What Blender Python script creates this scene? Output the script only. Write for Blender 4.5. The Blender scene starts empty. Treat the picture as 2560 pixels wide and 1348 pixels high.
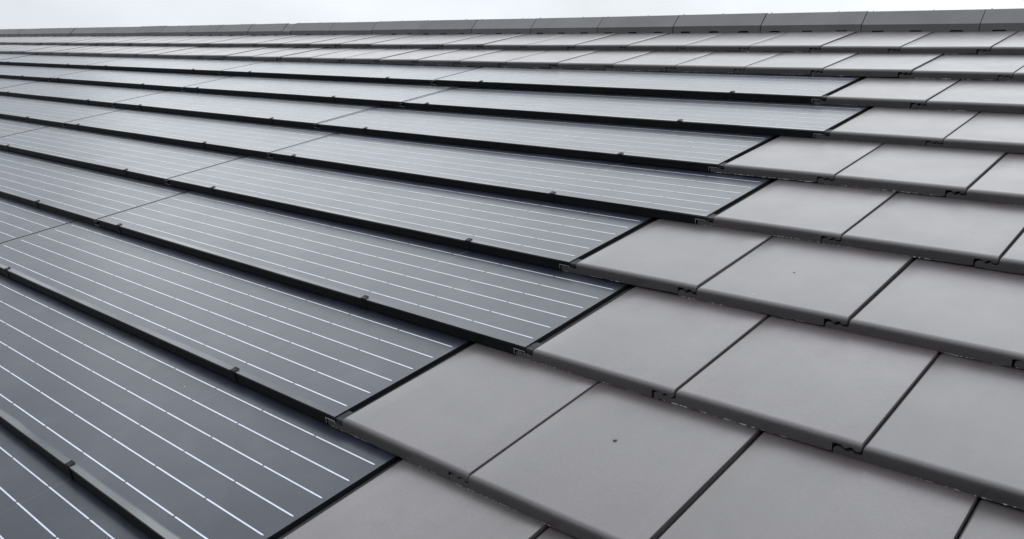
import bpy, math, random
from mathutils import Matrix, Vector

random.seed(7)
rad = math.radians
scene = bpy.context.scene
COL = scene.collection

# ------------------------------------------------------------------ dimensions of the roof
W = 0.300            # cover width of a roof tile
G = 0.33048          # exposed length of a course
PITCH = rad(22.0)    # roof pitch
CS, SN = math.cos(PITCH), math.sin(PITCH)
Z0 = 6.0             # height of the course line just under the ridge
T_TILE = 0.0865       # step between courses, in tile widths
T_PANEL = 0.0845


def P(u, v, w=0.0):
    """Point of the roof: u tile widths along the ridge, v courses down the slope, w tile widths into the roof."""
    return Vector((u * W, -v * G * CS + w * W * SN, Z0 - v * G * SN - w * W * CS))


# ------------------------------------------------------------------ camera
CR = ((0.7483261, -0.6462430, 0.1495928),      # right, down, forward in (along ridge, down slope, into roof)
      (0.1687400, 0.4035562, 0.8992604),
      (-0.6415098, -0.6476978, 0.4110387))
CPOS = (3.7342434, 12.1346267, -2.6360778)


def vec(a):
    return Vector((a[0], -a[1] * CS + a[2] * SN, -a[1] * SN - a[2] * CS))


cam_d = bpy.data.cameras.new("camera")
cam = bpy.data.objects.new("camera", cam_d)
COL.objects.link(cam)
r_, d_, f_ = vec(CR[0]), vec(CR[1]), vec(CR[2])
M = Matrix(((r_.x, -d_.x, -f_.x, 0), (r_.y, -d_.y, -f_.y, 0), (r_.z, -d_.z, -f_.z, 0), (0, 0, 0, 1)))
M.translation = Vector((0, 0, Z0)) + vec(CPOS) * W
cam.matrix_world = M
cam_d.sensor_width = 36.0
cam_d.lens = 2.1830157 / 2.560 * 36.0
cam_d.clip_start = 0.02
cam_d.clip_end = 5000.0
scene.camera = cam


def px(u, v, w=0.0):
    """Where a roof point falls across the picture, for leaving out what lies far outside it."""
    q = P(u, v, w) - M.translation
    z = q.dot(f_)
    if z < 0.05:
        return None
    return 1280 + 2183 * q.dot(r_) / z, 674 + 2183 * q.dot(d_) / z


# ------------------------------------------------------------------ world: a bright overcast sky
SUN_EL, SUN_ROT = rad(42), rad(-15)
HORIZON, ZENITH = 5.2, 24.5     # overcast deck, before the background strength
world = bpy.data.worlds.new("World")
scene.world = world
world.use_nodes = True
nt = world.node_tree
nt.nodes.clear()
N = nt.nodes.new
L = nt.links.new
out = N("ShaderNodeOutputWorld")
bg = N("ShaderNodeBackground")
sky = N("ShaderNodeTexSky")
sky.sky_type = 'NISHITA'
sky.sun_disc = False
sky.sun_elevation = SUN_EL
sky.sun_rotation = SUN_ROT
sky.air_density = 1.0
sky.dust_density = 2.0
bw = N("ShaderNodeRGBToBW")
L(sky.outputs[0], bw.inputs[0])
grey = N("ShaderNodeMix"); grey.data_type = 'RGBA'
grey.inputs[0].default_value = 0.90
L(sky.outputs[0], grey.inputs[6]); L(bw.outputs[0], grey.inputs[7])
tc = N("ShaderNodeTexCoord")
mp = N("ShaderNodeMapping"); mp.inputs['Scale'].default_value = (1.0, 1.0, 2.2); mp.inputs['Location'].default_value = (1.3, 0.0, 0.0)
L(tc.outputs['Generated'], mp.inputs[0])
nz = N("ShaderNodeTexNoise"); nz.inputs['Scale'].default_value = 2.0
nz.inputs['Detail'].default_value = 6.0; nz.inputs['Roughness'].default_value = 0.52
L(mp.outputs[0], nz.inputs[0])
cr = N("ShaderNodeValToRGB")
cr.color_ramp.elements[0].position = 0.30; cr.color_ramp.elements[0].color = (0.69, 0.74, 0.755, 1)
cr.color_ramp.elements[1].position = 0.66; cr.color_ramp.elements[1].color = (1.055, 1.10, 1.20, 1)
L(nz.outputs[0], cr.inputs[0])
# overcast deck, brighter overhead than at the horizon
sx = N("ShaderNodeSeparateXYZ"); L(tc.outputs['Generated'], sx.inputs[0])
up = N("ShaderNodeMath"); up.operation = 'MAXIMUM'; L(sx.outputs[2], up.inputs[0]); up.inputs[1].default_value = 0.0
rise = N("ShaderNodeMath"); rise.operation = 'POWER'; L(up.outputs[0], rise.inputs[0]); rise.inputs[1].default_value = 1.5
law = N("ShaderNodeMath"); law.operation = 'MULTIPLY_ADD'; L(rise.outputs[0], law.inputs[0])
law.inputs[1].default_value = ZENITH - HORIZON; law.inputs[2].default_value = HORIZON
deck_c = N("ShaderNodeVectorMath"); deck_c.operation = 'SCALE'
L(cr.outputs[0], deck_c.inputs[0]); L(law.outputs[0], deck_c.inputs['Scale'])
mix = N("ShaderNodeMix"); mix.data_type = 'RGBA'; mix.inputs[0].default_value = 0.92
L(grey.outputs[2], mix.inputs[6]); L(deck_c.outputs[0], mix.inputs[7])
L(mix.outputs[2], bg.inputs[0])
bg.inputs[1].default_value = 0.10
L(bg.outputs[0], out.inputs[0])

sun_d = bpy.data.lights.new("sun", 'SUN')
sun_d.energy = 1.35
sun_d.angle = rad(110)
sun_d.color = (1.0, 1.0, 1.0)
sun = bpy.data.objects.new("sun", sun_d)
COL.objects.link(sun)
az = SUN_ROT
sdir = Vector((math.sin(az) * math.cos(SUN_EL), math.cos(az) * math.cos(SUN_EL), math.sin(SUN_EL)))
sun.rotation_euler = (-sdir).to_track_quat('-Z', 'Y').to_euler()
sun.location = (0, 0, 20)

scene.view_settings.view_transform = 'Standard'
scene.view_settings.look = 'None'
scene.view_settings.exposure = 0.61
scene.view_settings.gamma = 1.0
scene.view_settings.use_curve_mapping = False
scene.render.resolution_x = 1024
scene.render.resolution_y = 539
scene.render.engine = 'CYCLES'


# ------------------------------------------------------------------ helpers
class MB:
    """Collects faces; build() links them as one mesh object."""
    def __init__(s):
        s.v, s.f = [], []

    def box(s, x0, x1, y0, y1, z0, z1):
        b = len(s.v)
        s.v += [(x, y, z) for x in (x0, x1) for y in (y0, y1) for z in (z0, z1)]
        s.f += [tuple(b + i for i in q) for q in
                ((0, 1, 3, 2), (4, 6, 7, 5), (0, 4, 5, 1), (2, 3, 7, 6), (0, 2, 6, 4), (1, 5, 7, 3))]
        return s

    def sections(s, secs, caps=True):
        """Loft closed loops of equal length."""
        b, n = len(s.v), len(secs[0])
        for q in secs:
            s.v += list(q)
        for k in range(len(secs) - 1):
            for i in range(n):
                j = (i + 1) % n
                s.f.append((b + k * n + i, b + k * n + j, b + (k + 1) * n + j, b + (k + 1) * n + i))
        if caps:
            s.f.append(tuple(b + i for i in reversed(range(n))))
            s.f.append(tuple(b + (len(secs) - 1) * n + i for i in range(n)))
        return s

    def mesh(s, name, mat, smooth=None):
        import bmesh
        me = bpy.data.meshes.new(name)
        me.from_pydata(s.v, [], s.f)
        bm = bmesh.new(); bm.from_mesh(me)
        bmesh.ops.recalc_face_normals(bm, faces=bm.faces)
        bm.to_mesh(me); bm.free()
        me.materials.append(mat)
        if smooth:
            for p in me.polygons:
                p.use_smooth = True
            me.set_sharp_from_angle(angle=smooth)
        return me


def link(name, me, parent=None, loc=(0, 0, 0), rot=(0, 0, 0), **props):
    o = bpy.data.objects.new(name, me)
    COL.objects.link(o)
    o.location = loc
    o.rotation_euler = rot
    if parent:
        o.parent = parent
    for k, val in props.items():
        o[k] = val
    return o


def new_mat(name):
    m = bpy.data.materials.new(name)
    m.use_nodes = True
    return m, m.node_tree, m.node_tree.nodes['Principled BSDF']


def node(t, kind, **kw):
    n = t.nodes.new(kind)
    for k, val in kw.items():
        setattr(n, k, val)
    return n


def mathn(t, op, a, b=None, c=None, clamp=False):
    n = t.nodes.new('ShaderNodeMath'); n.operation = op; n.use_clamp = clamp
    for i, x in enumerate((a, b, c)):
        if x is None:
            continue
        if isinstance(x, (int, float)):
            n.inputs[i].default_value = x
        else:
            t.links.new(x, n.inputs[i])
    return n.outputs[0]


def mixc(t, fac, a, b):
    n = t.nodes.new('ShaderNodeMix'); n.data_type = 'RGBA'
    for i, x in ((0, fac), (6, a), (7, b)):
        if isinstance(x, (int, float)):
            n.inputs[i].default_value = x
        elif isinstance(x, tuple):
            n.inputs[i].default_value = x
        else:
            t.links.new(x, n.inputs[i])
    return n.outputs[2]


def noise(t, co, scale, detail=4.0, rough=0.55, dist=0.0):
    n = t.nodes.new('ShaderNodeTexNoise')
    n.inputs['Scale'].default_value = scale
    n.inputs['Detail'].default_value = detail
    n.inputs['Roughness'].default_value = rough
    n.inputs['Distortion'].default_value = dist
    t.links.new(co, n.inputs['Vector'])
    return n.outputs['Fac']


def ramp(t, x, a, b, lo=0.0, hi=1.0):
    n = t.nodes.new('ShaderNodeMapRange')
    n.interpolation_type = 'SMOOTHSTEP'
    n.inputs['From Min'].default_value = a
    n.inputs['From Max'].default_value = b
    n.inputs['To Min'].default_value = lo
    n.inputs['To Max'].default_value = hi
    t.links.new(x, n.inputs['Value'])
    return n.outputs['Result']


def bump(t, p, h, strength, dist):
    b = t.nodes.new('ShaderNodeBump')
    b.inputs['Strength'].default_value = strength
    b.inputs['Distance'].default_value = dist
    t.links.new(h, b.inputs['Height'])
    t.links.new(b.outputs[0], p.inputs['Normal'])


def coords(t):
    """Object coordinates, and the same shifted for each object so that no two pieces match."""
    tcn = t.nodes.new('ShaderNodeTexCoord')
    oi = t.nodes.new('ShaderNodeObjectInfo')
    sc = t.nodes.new('ShaderNodeVectorMath'); sc.operation = 'SCALE'
    cb = t.nodes.new('ShaderNodeCombineXYZ')
    t.links.new(oi.outputs['Random'], cb.inputs[0])
    t.links.new(mathn(t, 'MULTIPLY', oi.outputs['Random'], 7.3), cb.inputs[1])
    t.links.new(mathn(t, 'MULTIPLY', oi.outputs['Random'], 3.1), cb.inputs[2])
    t.links.new(cb.outputs[0], sc.inputs[0]); sc.inputs['Scale'].default_value = 9.0
    ad = t.nodes.new('ShaderNodeVectorMath'); ad.operation = 'ADD'
    t.links.new(tcn.outputs['Object'], ad.inputs[0]); t.links.new(sc.outputs[0], ad.inputs[1])
    return tcn.outputs['Object'], ad.outputs[0], oi.outputs['Random']


def sep(t, co):
    s = t.nodes.new('ShaderNodeSeparateXYZ')
    t.links.new(co, s.inputs[0])
    return s.outputs


# ------------------------------------------------------------------ materials
def mat_tile(name, base, pale=True, rough=0.32, ior=1.54):
    m, t, p = new_mat(name)
    co, sh, rnd = coords(t)
    big = noise(t, sh, 5.0, 3.0)
    fine = noise(t, sh, 260.0, 3.0, 0.7)
    lo = tuple(c * 0.90 for c in base) + (1,)
    hi = tuple(c * 1.10 for c in base) + (1,)
    c = mixc(t, ramp(t, big, 0.3, 0.7), lo, hi)
    st = t.nodes.new('ShaderNodeMapping'); st.inputs['Scale'].default_value = (34.0, 3.0, 3.0)
    t.links.new(sh, st.inputs[0])
    c = mixc(t, ramp(t, noise(t, st.outputs[0], 1.0, 4.0, 0.6), 0.45, 0.75, 0.0, 0.22), c, tuple(x * 1.5 for x in base) + (1,))
    c = mixc(t, ramp(t, noise(t, sh, 22.0, 5.0, 0.65), 0.52, 0.72, 0.0, 0.28), c, tuple(x * 0.55 for x in base) + (1,))
    tone = mathn(t, 'MULTIPLY_ADD', rnd, 0.30, 0.85)
    hv = t.nodes.new('ShaderNodeHueSaturation'); t.links.new(tone, hv.inputs['Value']); t.links.new(c, hv.inputs['Color'])
    c = mixc(t, ramp(t, fine, 0.38, 0.70, 0.0, 0.55), hv.outputs[0], tuple(x * 0.6 for x in base) + (1,))
    # specks of grit and lichen
    vo = node(t, 'ShaderNodeTexVoronoi'); vo.inputs['Scale'].default_value = 26.0
    t.links.new(sh, vo.inputs['Vector'])
    gate = mathn(t, 'GREATER_THAN', sep(t, vo.outputs['Color'])[0], 0.80)
    spot = mathn(t, 'MULTIPLY', ramp(t, vo.outputs['Distance'], 0.030, 0.085, 1.0, 0.0), gate)
    c = mixc(t, mathn(t, 'MULTIPLY', spot, 0.8), c, (0.02, 0.02, 0.021, 1))
    vo2 = node(t, 'ShaderNodeTexVoronoi'); vo2.inputs['Scale'].default_value = 31.0
    t.links.new(sh, vo2.inputs['Vector'])
    gate2 = mathn(t, 'GREATER_THAN', sep(t, vo2.outputs['Color'])[1], 0.93)
    spot2 = mathn(t, 'MULTIPLY', ramp(t, vo2.outputs['Distance'], 0.02, 0.05, 1.0, 0.0), gate2)
    c = mixc(t, mathn(t, 'MULTIPLY', spot2, 0.6), c, (0.55, 0.56, 0.56, 1))
    if pale:
        # pale lime crust along the lower front arris
        s = sep(t, co)
        low = mathn(t, 'MULTIPLY', ramp(t, s[2], -0.0246, -0.0230, 1.0, 0.0), ramp(t, s[1], 0.001, 0.003, 1.0, 0.0))
        br = mathn(t, 'MULTIPLY', ramp(t, noise(t, sh, 190.0, 2.0), 0.50, 0.58), ramp(t, noise(t, sh, 9.0, 2.0), 0.44, 0.56))
        c = mixc(t, mathn(t, 'MULTIPLY', low, br), c, (0.46, 0.47, 0.46, 1))
    t.links.new(c, p.inputs['Base Color'])
    t.links.new(ramp(t, noise(t, sh, 12.0, 4.0), 0.3, 0.7, rough, rough + 0.04), p.inputs['Roughness'])
    p.inputs['IOR'].default_value = ior
    bump(t, p, mathn(t, 'ADD', mathn(t, 'MULTIPLY', fine, 0.30), mathn(t, 'MULTIPLY', noise(t, sh, 7.0, 1.0), 0.6)), 0.09, 0.002)
    return m


MAT_TILE = mat_tile('grey_concrete_tile', (0.0440, 0.0388, 0.0398))
MAT_RIDGE = mat_tile('grey_concrete_ridge', (0.046, 0.045, 0.0450), False, 0.5, 1.45)


def mat_glass():
    m, t, p = new_mat('dark_solar_glass')
    co, sh, rnd = coords(t)
    s = sep(t, co)
    big = noise(t, sh, 2.2, 4.0, 0.6)
    c = mixc(t, ramp(t, big, 0.3, 0.7), (0.004, 0.005, 0.0095, 1), (0.008, 0.009, 0.0140, 1))
    # dried dust: a strip caught along the lower lip, and a thin film elsewhere
    edge = mathn(t, 'ADD', s[1], mathn(t, 'MULTIPLY', noise(t, sh, 4.0, 3.0), -0.010))
    strip = mathn(t, 'MULTIPLY', ramp(t, edge, 0.004, 0.010, 1.0, 0.0), ramp(t, noise(t, sh, 1.7, 3.0), 0.35, 0.65))
    c = mixc(t, mathn(t, 'MULTIPLY', strip, 0.42), c, (0.21, 0.21, 0.19, 1))
    film = ramp(t, noise(t, sh, 9.0, 5.0, 0.65, 0.6), 0.45, 0.8, 0.0, 0.05)
    c = mixc(t, film, c, (0.20, 0.20, 0.20, 1))
    # dried drip below the hook of the course above
    at = node(t, 'ShaderNodeAttribute', attribute_type='OBJECT', attribute_name='drip')
    off = mathn(t, 'ABSOLUTE', mathn(t, 'ADD', mathn(t, 'SUBTRACT', s[0], at.outputs['Fac']),
                                     mathn(t, 'MULTIPLY_ADD', noise(t, sh, 14.0, 2.0), 0.008, -0.004)))
    drip = mathn(t, 'MULTIPLY', ramp(t, off, 0.0004, 0.0014, 1.0, 0.0), ramp(t, s[1], 0.10, 0.30, 0.0, 1.0))
    c = mixc(t, mathn(t, 'MULTIPLY', drip, ramp(t, rnd, 0.3, 0.9, 0.08, 0.35)), c, (0.25, 0.25, 0.24, 1))
    vo = node(t, 'ShaderNodeTexVoronoi'); vo.inputs['Scale'].default_value = 18.0
    t.links.new(sh, vo.inputs['Vector'])
    gate = mathn(t, 'GREATER_THAN', sep(t, vo.outputs['Color'])[0], 0.93)
    spot = mathn(t, 'MULTIPLY', ramp(t, vo.outputs['Distance'], 0.018, 0.035, 1.0, 0.0), gate)
    c = mixc(t, mathn(t, 'MULTIPLY', spot, 0.7), c, (0.35, 0.35, 0.34, 1))
    t.links.new(c, p.inputs['Base Color'])
    t.links.new(ramp(t, noise(t, sh, 6.0, 3.0), 0.3, 0.7, 0.38, 0.42), p.inputs['Roughness'])
    p.inputs['IOR'].default_value = 1.24
    p.inputs['Coat Weight'].default_value = 0.55
    p.inputs['Coat Roughness'].default_value = 0.22
    p.inputs['Coat IOR'].default_value = 1.26
    p.inputs['Coat Tint'].default_value = (0.925, 0.955, 1.0, 1)
    p.inputs['Specular Tint'].default_value = (0.80, 0.89, 1.0, 1)
    bump(t, p, noise(t, sh, 3.0, 2.0), 0.04, 0.01)
    return m


MAT_GLASS = mat_glass()


def plain(name, col, rough, metal=0.0, wear=0.15, scale=40.0):
    m, t, p = new_mat(name)
    co, sh, rnd = coords(t)
    n = noise(t, sh, scale, 4.0)
    c = mixc(t, ramp(t, n, 0.3, 0.7), tuple(x * (1 - wear) for x in col) + (1,), tuple(x * (1 + wear) for x in col) + (1,))
    t.links.new(c, p.inputs['Base Color'])
    t.links.new(ramp(t, n, 0.2, 0.8, rough * 0.85, min(1, rough * 1.15)), p.inputs['Roughness'])
    p.inputs['Metallic'].default_value = metal
    return m


MAT_FRAME = plain('black_anodised_frame', (0.006, 0.0065, 0.007), 0.5)
MAT_FRAME.node_tree.nodes['Principled BSDF'].inputs['Specular IOR Level'].default_value = 0.08
MAT_GAP_FILL = plain('black_gap_filler', (0.006, 0.006, 0.007), 0.9)
MAT_LIP = plain('grey_joint_metal', (0.030, 0.032, 0.036), 0.28, 0.0)
MAT_ALU = plain('bare_aluminium_edge', (0.22, 0.225, 0.23), 0.5, 0.4)
MAT_HOOK = plain('dark_steel_hook', (0.004, 0.0043, 0.0046), 0.5, 0.0)
MAT_HOOK.node_tree.nodes['Principled BSDF'].inputs['Specular IOR Level'].default_value = 0.08
MAT_BUS = plain('pale_busbar_ribbon', (0.27, 0.29, 0.33), 0.25, 0.0, 0.05)
MAT_DECK = plain('black_roof_underlay', (0.012, 0.012, 0.012), 0.9)
MAT_SCREW = plain('dull_fixing_metal', (0.20, 0.20, 0.20), 0.5, 0.6)
MAT_GRIT = plain('dark_grit', (0.035, 0.034, 0.033), 0.55, 0.0, 0.3, 300.0)

m, t, p = new_mat('grassy_ground')
co, sh, rnd = coords(t)
t.links.new(mixc(t, ramp(t, noise(t, co, 0.15, 6.0), 0.35, 0.65), (0.030, 0.040, 0.018, 1), (0.050, 0.048, 0.034, 1)), p.inputs['Base Color'])
p.inputs['Roughness'].default_value = 0.95
MAT_GROUND = m

# ------------------------------------------------------------------ ground
g = MB()
g.v = [(-1500, -1500, 0), (1500, -1500, 0), (1500, 1500, 0), (-1500, 1500, 0)]
g.f = [(0, 1, 2, 3)]
link('ground', g.mesh('ground', MAT_GROUND), kind='structure')

# ------------------------------------------------------------------ the roof
UL, UR = -40.0, 6.0
roof = link('tiled_roof', None, loc=P(0, 5.5, 0.4),
            label='pitched roof of grey flat concrete tiles with a capped ridge', category='roof')
BASE = roof.location.copy()


def on_roof(name, me, loc, rot, **kw):
    return link(name, me, roof, Vector(loc) - BASE, rot, **kw)


# deck under the tiles on both slopes
dk = MB()
VE, VR = 11.15, -0.45
a0, a1 = P(UL, VE, 0.20), P(UL, VR, 0.30)
yr = a1.y + 0.02
loop = [(a0.y, a0.z), (yr, a1.z + (yr - a1.y) * SN / CS), (2 * yr - a0.y, a0.z),
        (2 * yr - a0.y, a0.z - 0.12), (yr, a1.z - 0.15), (a0.y, a0.z - 0.12)]
dk.sections([[(x * W, y, z) for y, z in loop] for x in (UL, UR)])
dk.v = [tuple(Vector(q) - BASE) for q in dk.v]
link('roof_deck', dk.mesh('roof_deck', MAT_DECK), roof)

# --- roof tile: interlocking profile, bull-nosed front edge
T = 0.0840


def tile_mesh(seed):
    rng = random.Random(seed)
    prof = [(0.020, 0.0), (0.012, -0.003), (0.006, -0.009), (0.004, -0.020), (0.004, -0.050),
            (-0.012, -0.0545), (-0.030, -0.053), (-0.042, -0.043), (-0.052, -0.0415), (-0.064, -0.051),
            (-0.078, -0.053), (-0.092, -0.041), (-0.104, -0.038), (-0.120, -0.040), (-0.131, -0.047),
            (-0.135, -0.060), (-0.134, -0.076), (-0.122, -T + 0.001)]
    nb = 16
    base_n = len(prof)
    for i in range(nb + 1):
        prof.append((-0.105 + (0.845 + 0.105) * i / nb, -T))
    prof += [(0.853, -0.079), (0.855, -0.040), (0.860, -0.032), (0.876, -0.0295), (0.894, -0.031),
             (0.906, -0.040), (0.914, -0.046), (0.926, -0.043), (0.936, -0.034), (0.950, -0.033),
             (0.960, -0.043), (0.972, -0.047), (0.987, -0.044), (0.993, -0.036), (0.993, -0.012),
             (0.990, -0.003), (0.982, 0.0)]
    ntop = 8
    for i in range(1, ntop):
        prof.append((0.982 + (0.020 - 0.982) * i / ntop, 0.0))
    r = 0.031
    secs = []
    ys = [0.0, 0.06, 0.22, 0.46, 0.74, 1.0]
    chips = [max(-0.004, rng.gauss(0.0, 0.0022)) for _ in range(nb + 1)]
    for k, yy in enumerate(ys):
        y = yy * r
        cap = -r + math.sqrt(max(0.0, r * r - (r - y) ** 2))
        sec = []
        for i, (x, z) in enumerate(prof):
            zz = min(z, cap)
            if base_n <= i <= base_n + nb and k < 3:
                zz += max(0.0, chips[i - base_n]) * (1 - k / 3)
            sec.append((x * W, y * W, zz * W))
        secs.append(sec)
    for y in (0.25, 0.405):
        secs.append([(x * W, y, z * W) for x, z in prof])
    b = MB()
    b.sections(secs)
    return b.mesh('roof_tile', MAT_TILE, rad(40))


TILES = [tile_mesh(s) for s in range(6)]
TILT = math.atan(T_TILE * W / G)
PTILT = math.atan(T_PANEL * W / G)


def in_reach(u0, u1, v0, v1, mx, my=260):
    """True when a patch of roof lies in or near the picture."""
    xs, ys = [], []
    for u in (u0, (u0 + u1) / 2, u1):
        for v in (v0, v1):
            q = px(u, v)
            if q:
                xs.append(q[0]); ys.append(q[1])
    return bool(xs) and max(xs) > -mx and min(xs) < 2560 + mx and min(ys) < 1348 + my and max(ys) > -my


rt = random.Random(3)
for c in range(1, 12):
    off = 0.5 if c % 2 == 0 else 0.0
    u = off + (-41 if c < 3 else 0)
    while u < UR - 1:
        if u > UL and in_reach(u, u + 1, c - 1, c, 60 if u < 0 else 500):
            du, dw = rt.uniform(-0.006, 0.006), rt.uniform(-0.006, 0.001)
            rz = rad(rt.uniform(-0.22, 0.22))
            on_roof('roof_tile', rt.choice(TILES), P(u + du, c + rt.uniform(-0.006, 0.006), dw),
                    (PITCH - TILT + rad(rt.uniform(-0.14, 0.14)), rad(-0.35 + rt.uniform(-0.25, 0.25)), rz))
        u += 1

# --- ridge tiles: angled cap with a vented skirt
pb, pc, pa = P(0, -0.115, 0.098), P(0, -0.15, -0.002), P(0, -0.335, -0.135)
apex_y = pa.y + 0.013


def ridge_mesh(width, slots, seed):
    rng = random.Random(seed)
    half = [(pb.y, pb.z), (pc.y, pc.z), (pa.y, pa.z), (pa.y + 0.009, pa.z + 0.0030)]
    th = 0.014
    xs = [(0.006, 0)]
    for s in slots:
        xs += [(s - 0.088, 0), (s - 0.074, 1), (s + 0.074, 1), (s + 0.088, 0)]
    xs += [(width - 0.006, 0)]
    lift = 0.026 * W
    secs = []
    for i, (x, up) in enumerate(xs):
        jx = rng.uniform(-0.003, 0.003) if i in (0, len(xs) - 1) else 0
        bz = half[0][1] + (lift if up else 0)
        by = half[0][0] + (lift * (half[1][0] - half[0][0]) / (half[1][1] - half[0][1]) if up else 0)
        o_ = [(by, bz)] + half[1:]
        o_ += [(2 * apex_y - y, z) for y, z in reversed(half[1:])] + [(2 * apex_y - half[0][0], half[0][1])]
        i_ = [(2 * apex_y - half[0][0] - th, half[0][1]), (2 * apex_y - half[1][0] - th, half[1][1] - th * 0.5),
              (apex_y, pa.z - th * 1.3), (half[1][0] + th, half[1][1] - th * 0.5), (by + th, bz)]
        secs.append([((x + jx) * W, y - apex_y, z - pa.z) for y, z in o_ + i_])
    b = MB()
    b.sections(secs)
    return b.mesh('ridge_tile', MAT_RIDGE)


RIDGES = [ridge_mesh(1.5, (0.23, 0.73, 1.23), s) for s in range(4)]
SHORT = ridge_mesh(0.34, (0.23,), 9)
sm = MB()
sm.sections([[(0.0032 * math.cos(a) * k, 0.0032 * math.sin(a) * k, z) for a in [i * math.pi / 4 for i in range(8)]]
             for k, z in ((1.6, -0.003), (1.6, 0.001), (1.0, 0.002), (0.8, 0.0048))])
SCREW = sm.mesh('fixing_screw', MAT_SCREW)
lefts = [(0.54 + 1.5 * k, 1.5) for k in (2, 1, 0)]
e = 0.54
for k in range(9):
    e -= 1.499
    lefts.append((e, 1.499))
e -= 1.48
lefts.append((e, 1.48))
e -= 0.335
lefts.append((e, 0.335))
while e - 1.495 > UL:
    e -= 1.495
    lefts.append((e, 1.495))
rr = random.Random(11)
for i, (u, wd) in enumerate(lefts):
    short = wd < 1
    q = on_roof('ridge_tile', SHORT if short else rr.choice(RIDGES),
                Vector((u * W, apex_y + rr.uniform(-0.002, 0.002), pa.z - (0.005 if short else rr.uniform(0, 0.0025)))),
                (rad(rr.uniform(-0.5, 0.5)), rad(rr.uniform(-0.22, 0.22)), rad(rr.uniform(-0.25, 0.25))))
    if not short:
        q.scale.x = wd / 1.5
        for fx in (0.06, 0.98 + rr.uniform(-0.25, 0.2)):
            link('fixing_screw', SCREW, q, (fx * W, rr.uniform(-0.004, 0.004), 0.002))

# ------------------------------------------------------------------ solar panels
PL = 5.95                 # length of a panel run
TP = 0.0765                # frame depth
PD = 0.365                # depth of a panel up the slope
GAP0, GAP1 = 0.054, 0.010
X1 = -GAP0 * W            # right edge, measured from the panel's right joint line
X0 = (-PL + GAP1) * W     # left edge


def one(name, mat, *boxes):
    b = MB()
    for q in boxes:
        b.box(*q)
    return b.mesh(name, mat)


GL = 0.0036
glass_me = one('glass', MAT_GLASS, (X0, X1, 0.0, PD, -GL, 0.0))
notch = -0.150 * W
nz_ = -0.036 * W
front_end = one('front_rail', MAT_FRAME, (X0, notch, 0.0004, 0.020, -TP * W, -GL), (notch, X1, 0.0004, 0.020, nz_, -GL))
front_mid = one('front_rail', MAT_FRAME, (X0, X1, 0.0004, 0.020, -TP * W, -GL))
back_me = one('back_rail', MAT_FRAME, (X0, X1, PD - 0.02, PD - 0.0004, -0.030 * W, -GL))
side_me = one('side_rail', MAT_FRAME, (-0.008, 0.008, 0.0204, PD - 0.0204, nz_, -GL))
gap_filler_me = one('dark_gap_filler', MAT_GAP_FILL, (X1 + 0.0006, 0.004, 0.004, PD - 0.005, -0.0375 * W, -0.033 * W),  # added black filler that keeps the gap beside the tiles dark
              (X1 + 0.0006, 0.0005, 0.0012, 0.030, -0.0328 * W, -0.010 * W))  # added front block, stops sky light coming through the gap
strip_me = one('joint_strip', MAT_LIP, (-0.040 * W, -0.008 * W, 0.0015, PD - 0.005, -0.020 * W, -0.0012))
trim_end = one('end_trim', MAT_ALU, (notch, X1 - 0.002, -0.0006, 0.0002, nz_ - 0.0001, nz_ + 0.0013),
               (X1 - 0.0032, X1 - 0.002, -0.0006, 0.0002, nz_ - 0.0042, nz_ - 0.0002),
               (notch, notch + 0.0011, -0.0006, 0.0002, nz_ - 0.0100, nz_ - 0.0002))
bx0, bx1 = -0.105 * W, 0.008 * W
trim_mid = one('end_trim', MAT_ALU, (bx0, bx1 - 0.014, -0.0006, 0.0002, -0.0072, -0.0061),
               (bx0, bx0 + 0.0011, -0.0006, 0.0002, -0.0198, -0.0160),
               (bx0 + 0.0012, bx1, -0.0006, 0.0002, -0.0198, -0.0188))
HV = (-0.893, -0.737, -0.579, -0.421, -0.265, -0.106)
CELL = 0.5275 * W
bb = MB()
for k in range(11):
    xr = X1 - 0.006 - 0.012 * W - k * CELL
    xa, xb = xr - CELL + 0.0024, xr - 0.0002
    z = 0.00035
    n = len(bb.v)
    bb.v += [(xa, 0, z), (xa + 0.002, -0.0013, z), (xb - 0.004, -0.0013, z), (xb, -0.0004, z), (xb, 0.0004, z),
             (xb - 0.004, 0.0013, z), (xa + 0.002, 0.0013, z)]
    bb.v += [(x, y, 0.00005) for x, y, _ in bb.v[n:n + 7]]
    bb.f.append(tuple(range(n, n + 7)))
    for i in range(7):
        j = (i + 1) % 7
        bb.f.append((n + i, n + j, n + 7 + j, n + 7 + i))
bus_me = bb.mesh('busbar', MAT_BUS)

# spring hook that holds the lower edge: a bent strip
hp = [(-0.0014, -0.0236), (-0.0014, -0.0005), (-0.0004, 0.0014), (0.0035, 0.0017), (0.0070, 0.0018),
      (0.0092, 0.0021), (0.0108, 0.0031)]
hb = MB()
secs = []
HT = 0.0013
for i, (y, z) in enumerate(hp):
    a = hp[max(0, i - 1)]; b = hp[min(len(hp) - 1, i + 1)]
    dy, dz = b[0] - a[0], b[1] - a[1]
    ln = math.hypot(dy, dz)
    ny, nz2 = dz / ln * HT, -dy / ln * HT
    secs.append([(-0.0075, y, z), (0.0075, y, z), (0.0075, y + ny, z + nz2), (-0.0075, y + ny, z + nz2)])
hb.sections(secs)
hook_me = hb.mesh('hook', MAT_HOOK, rad(50))

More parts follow.
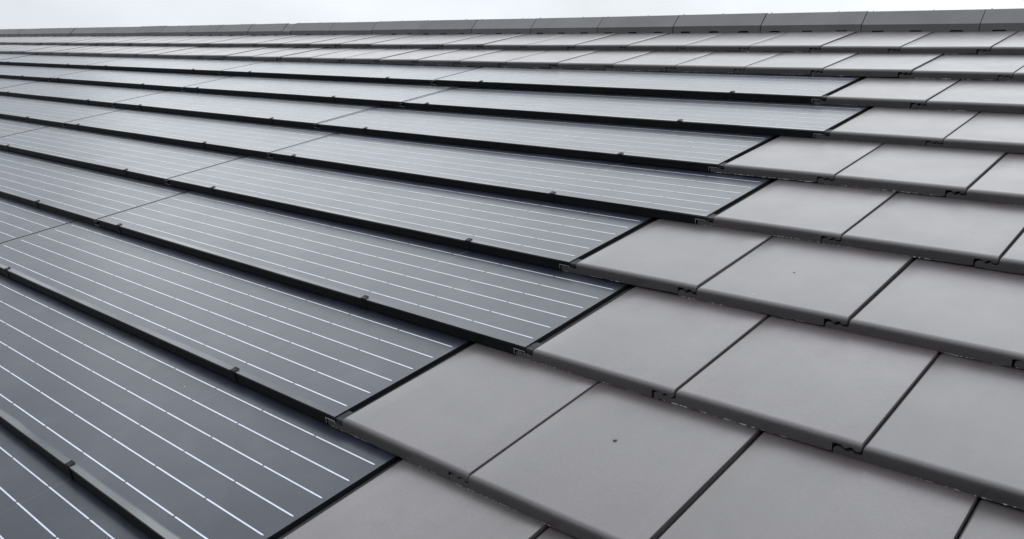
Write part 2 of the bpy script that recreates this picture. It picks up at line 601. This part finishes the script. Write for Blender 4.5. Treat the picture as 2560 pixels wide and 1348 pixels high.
ROWS = {3: 'topmost', 4: 'second', 5: 'third', 6: 'fourth', 7: 'fifth', 8: 'sixth', 9: 'seventh', 10: 'eighth', 11: 'lowest'}
POS = ['first', 'second', 'third', 'fourth', 'fifth', 'sixth', 'seventh']
rp = random.Random(5)
for c in range(3, 12):
    off = 0.5 if c % 2 == 0 else 0.0
    for n in range(6):
        ur = off - PL * n
        if not in_reach(ur - PL, ur, c - 1, c, 60):
            continue
        row = ROWS[c]
        if n == 0:
            lab = f'dark solar panel at the right end of the {row} panel row, beside grey tiles'
        else:
            lab = f'dark solar panel, {POS[n]} from the right end of the {row} panel row'
        pan = link('solar_panel', None, None, P(ur, c, rp.uniform(-0.003, 0.002)),
                   (PITCH - PTILT + rad(rp.uniform(-0.10, 0.10)), rad(rp.uniform(-0.05, 0.05)), rad(rp.uniform(-0.03, 0.03))),
                   label=lab, category='solar panel', group='solar panels set in rows into the tiled roof')
        gl = link('glass', glass_me, pan, drip=(-1.1 - off) * W)
        for h in HV:
            link('busbar', bus_me, gl, (0, -h * G, 0))
        link('front_rail', front_end if n == 0 else front_mid, pan)
        link('back_rail', back_me, pan)
        link('side_rail', side_me, pan, (X1 - 0.0084, 0, 0))
        link('side_rail', side_me, pan, (X0 + 0.0084, 0, 0))
        if n == 0:
            link('dark_gap_filler', gap_filler_me, pan)
            link('end_trim', trim_end, pan)
        else:
            link('joint_strip', strip_me, pan)
            link('end_trim', trim_mid, pan)
        for k in range(-1, 8):
            for hu in (-1.10 - PL * k, -5.0 - PL * k):
                rel = hu - ur
                if -PL + 0.2 < rel < -0.2:
                    link('hook', hook_me, pan, ((rel + rp.uniform(-0.02, 0.02)) * W, 0, 0),
                         (0, 0, rad(rp.uniform(-1.5, 1.5))))

# ------------------------------------------------------------------ bits of grit lying on the tiles
def pebble(u, v, size, seed, label):
    rng = random.Random(seed)
    c = math.ceil(v)
    w = (c - v) * T_TILE
    ph = (1 + 5 ** 0.5) / 2
    raw = [(0, s1, s2 * ph) for s1 in (-1, 1) for s2 in (-1, 1)]
    pts = raw + [(z, x, y) for x, y, z in raw] + [(y, z, x) for x, y, z in raw]
    import bmesh
    bm = bmesh.new()
    for q in pts:
        k = size * 0.5 / 1.9 * rng.uniform(0.75, 1.2)
        bm.verts.new((q[0] * k * 1.25, q[1] * k, q[2] * k * 0.7))
    bmesh.ops.convex_hull(bm, input=bm.verts)
    me = bpy.data.meshes.new('grit'); bm.to_mesh(me); bm.free()
    me.materials.append(MAT_GRIT)
    link('grit', me, None, P(u, v, w) + Vector((0, -SN, CS)) * size * 0.22, (PITCH, 0, rng.uniform(0, 6)),
         label=label, category='grit', group='bits of grit on the tiles')


pebble(1.4295, 8.418, 0.0075, 1, 'largest dark pebble, on the big foreground tile at the bottom')
pebble(1.4287, 6.533, 0.0062, 2, 'dark pebble in the middle of the tile beside the pale seam')
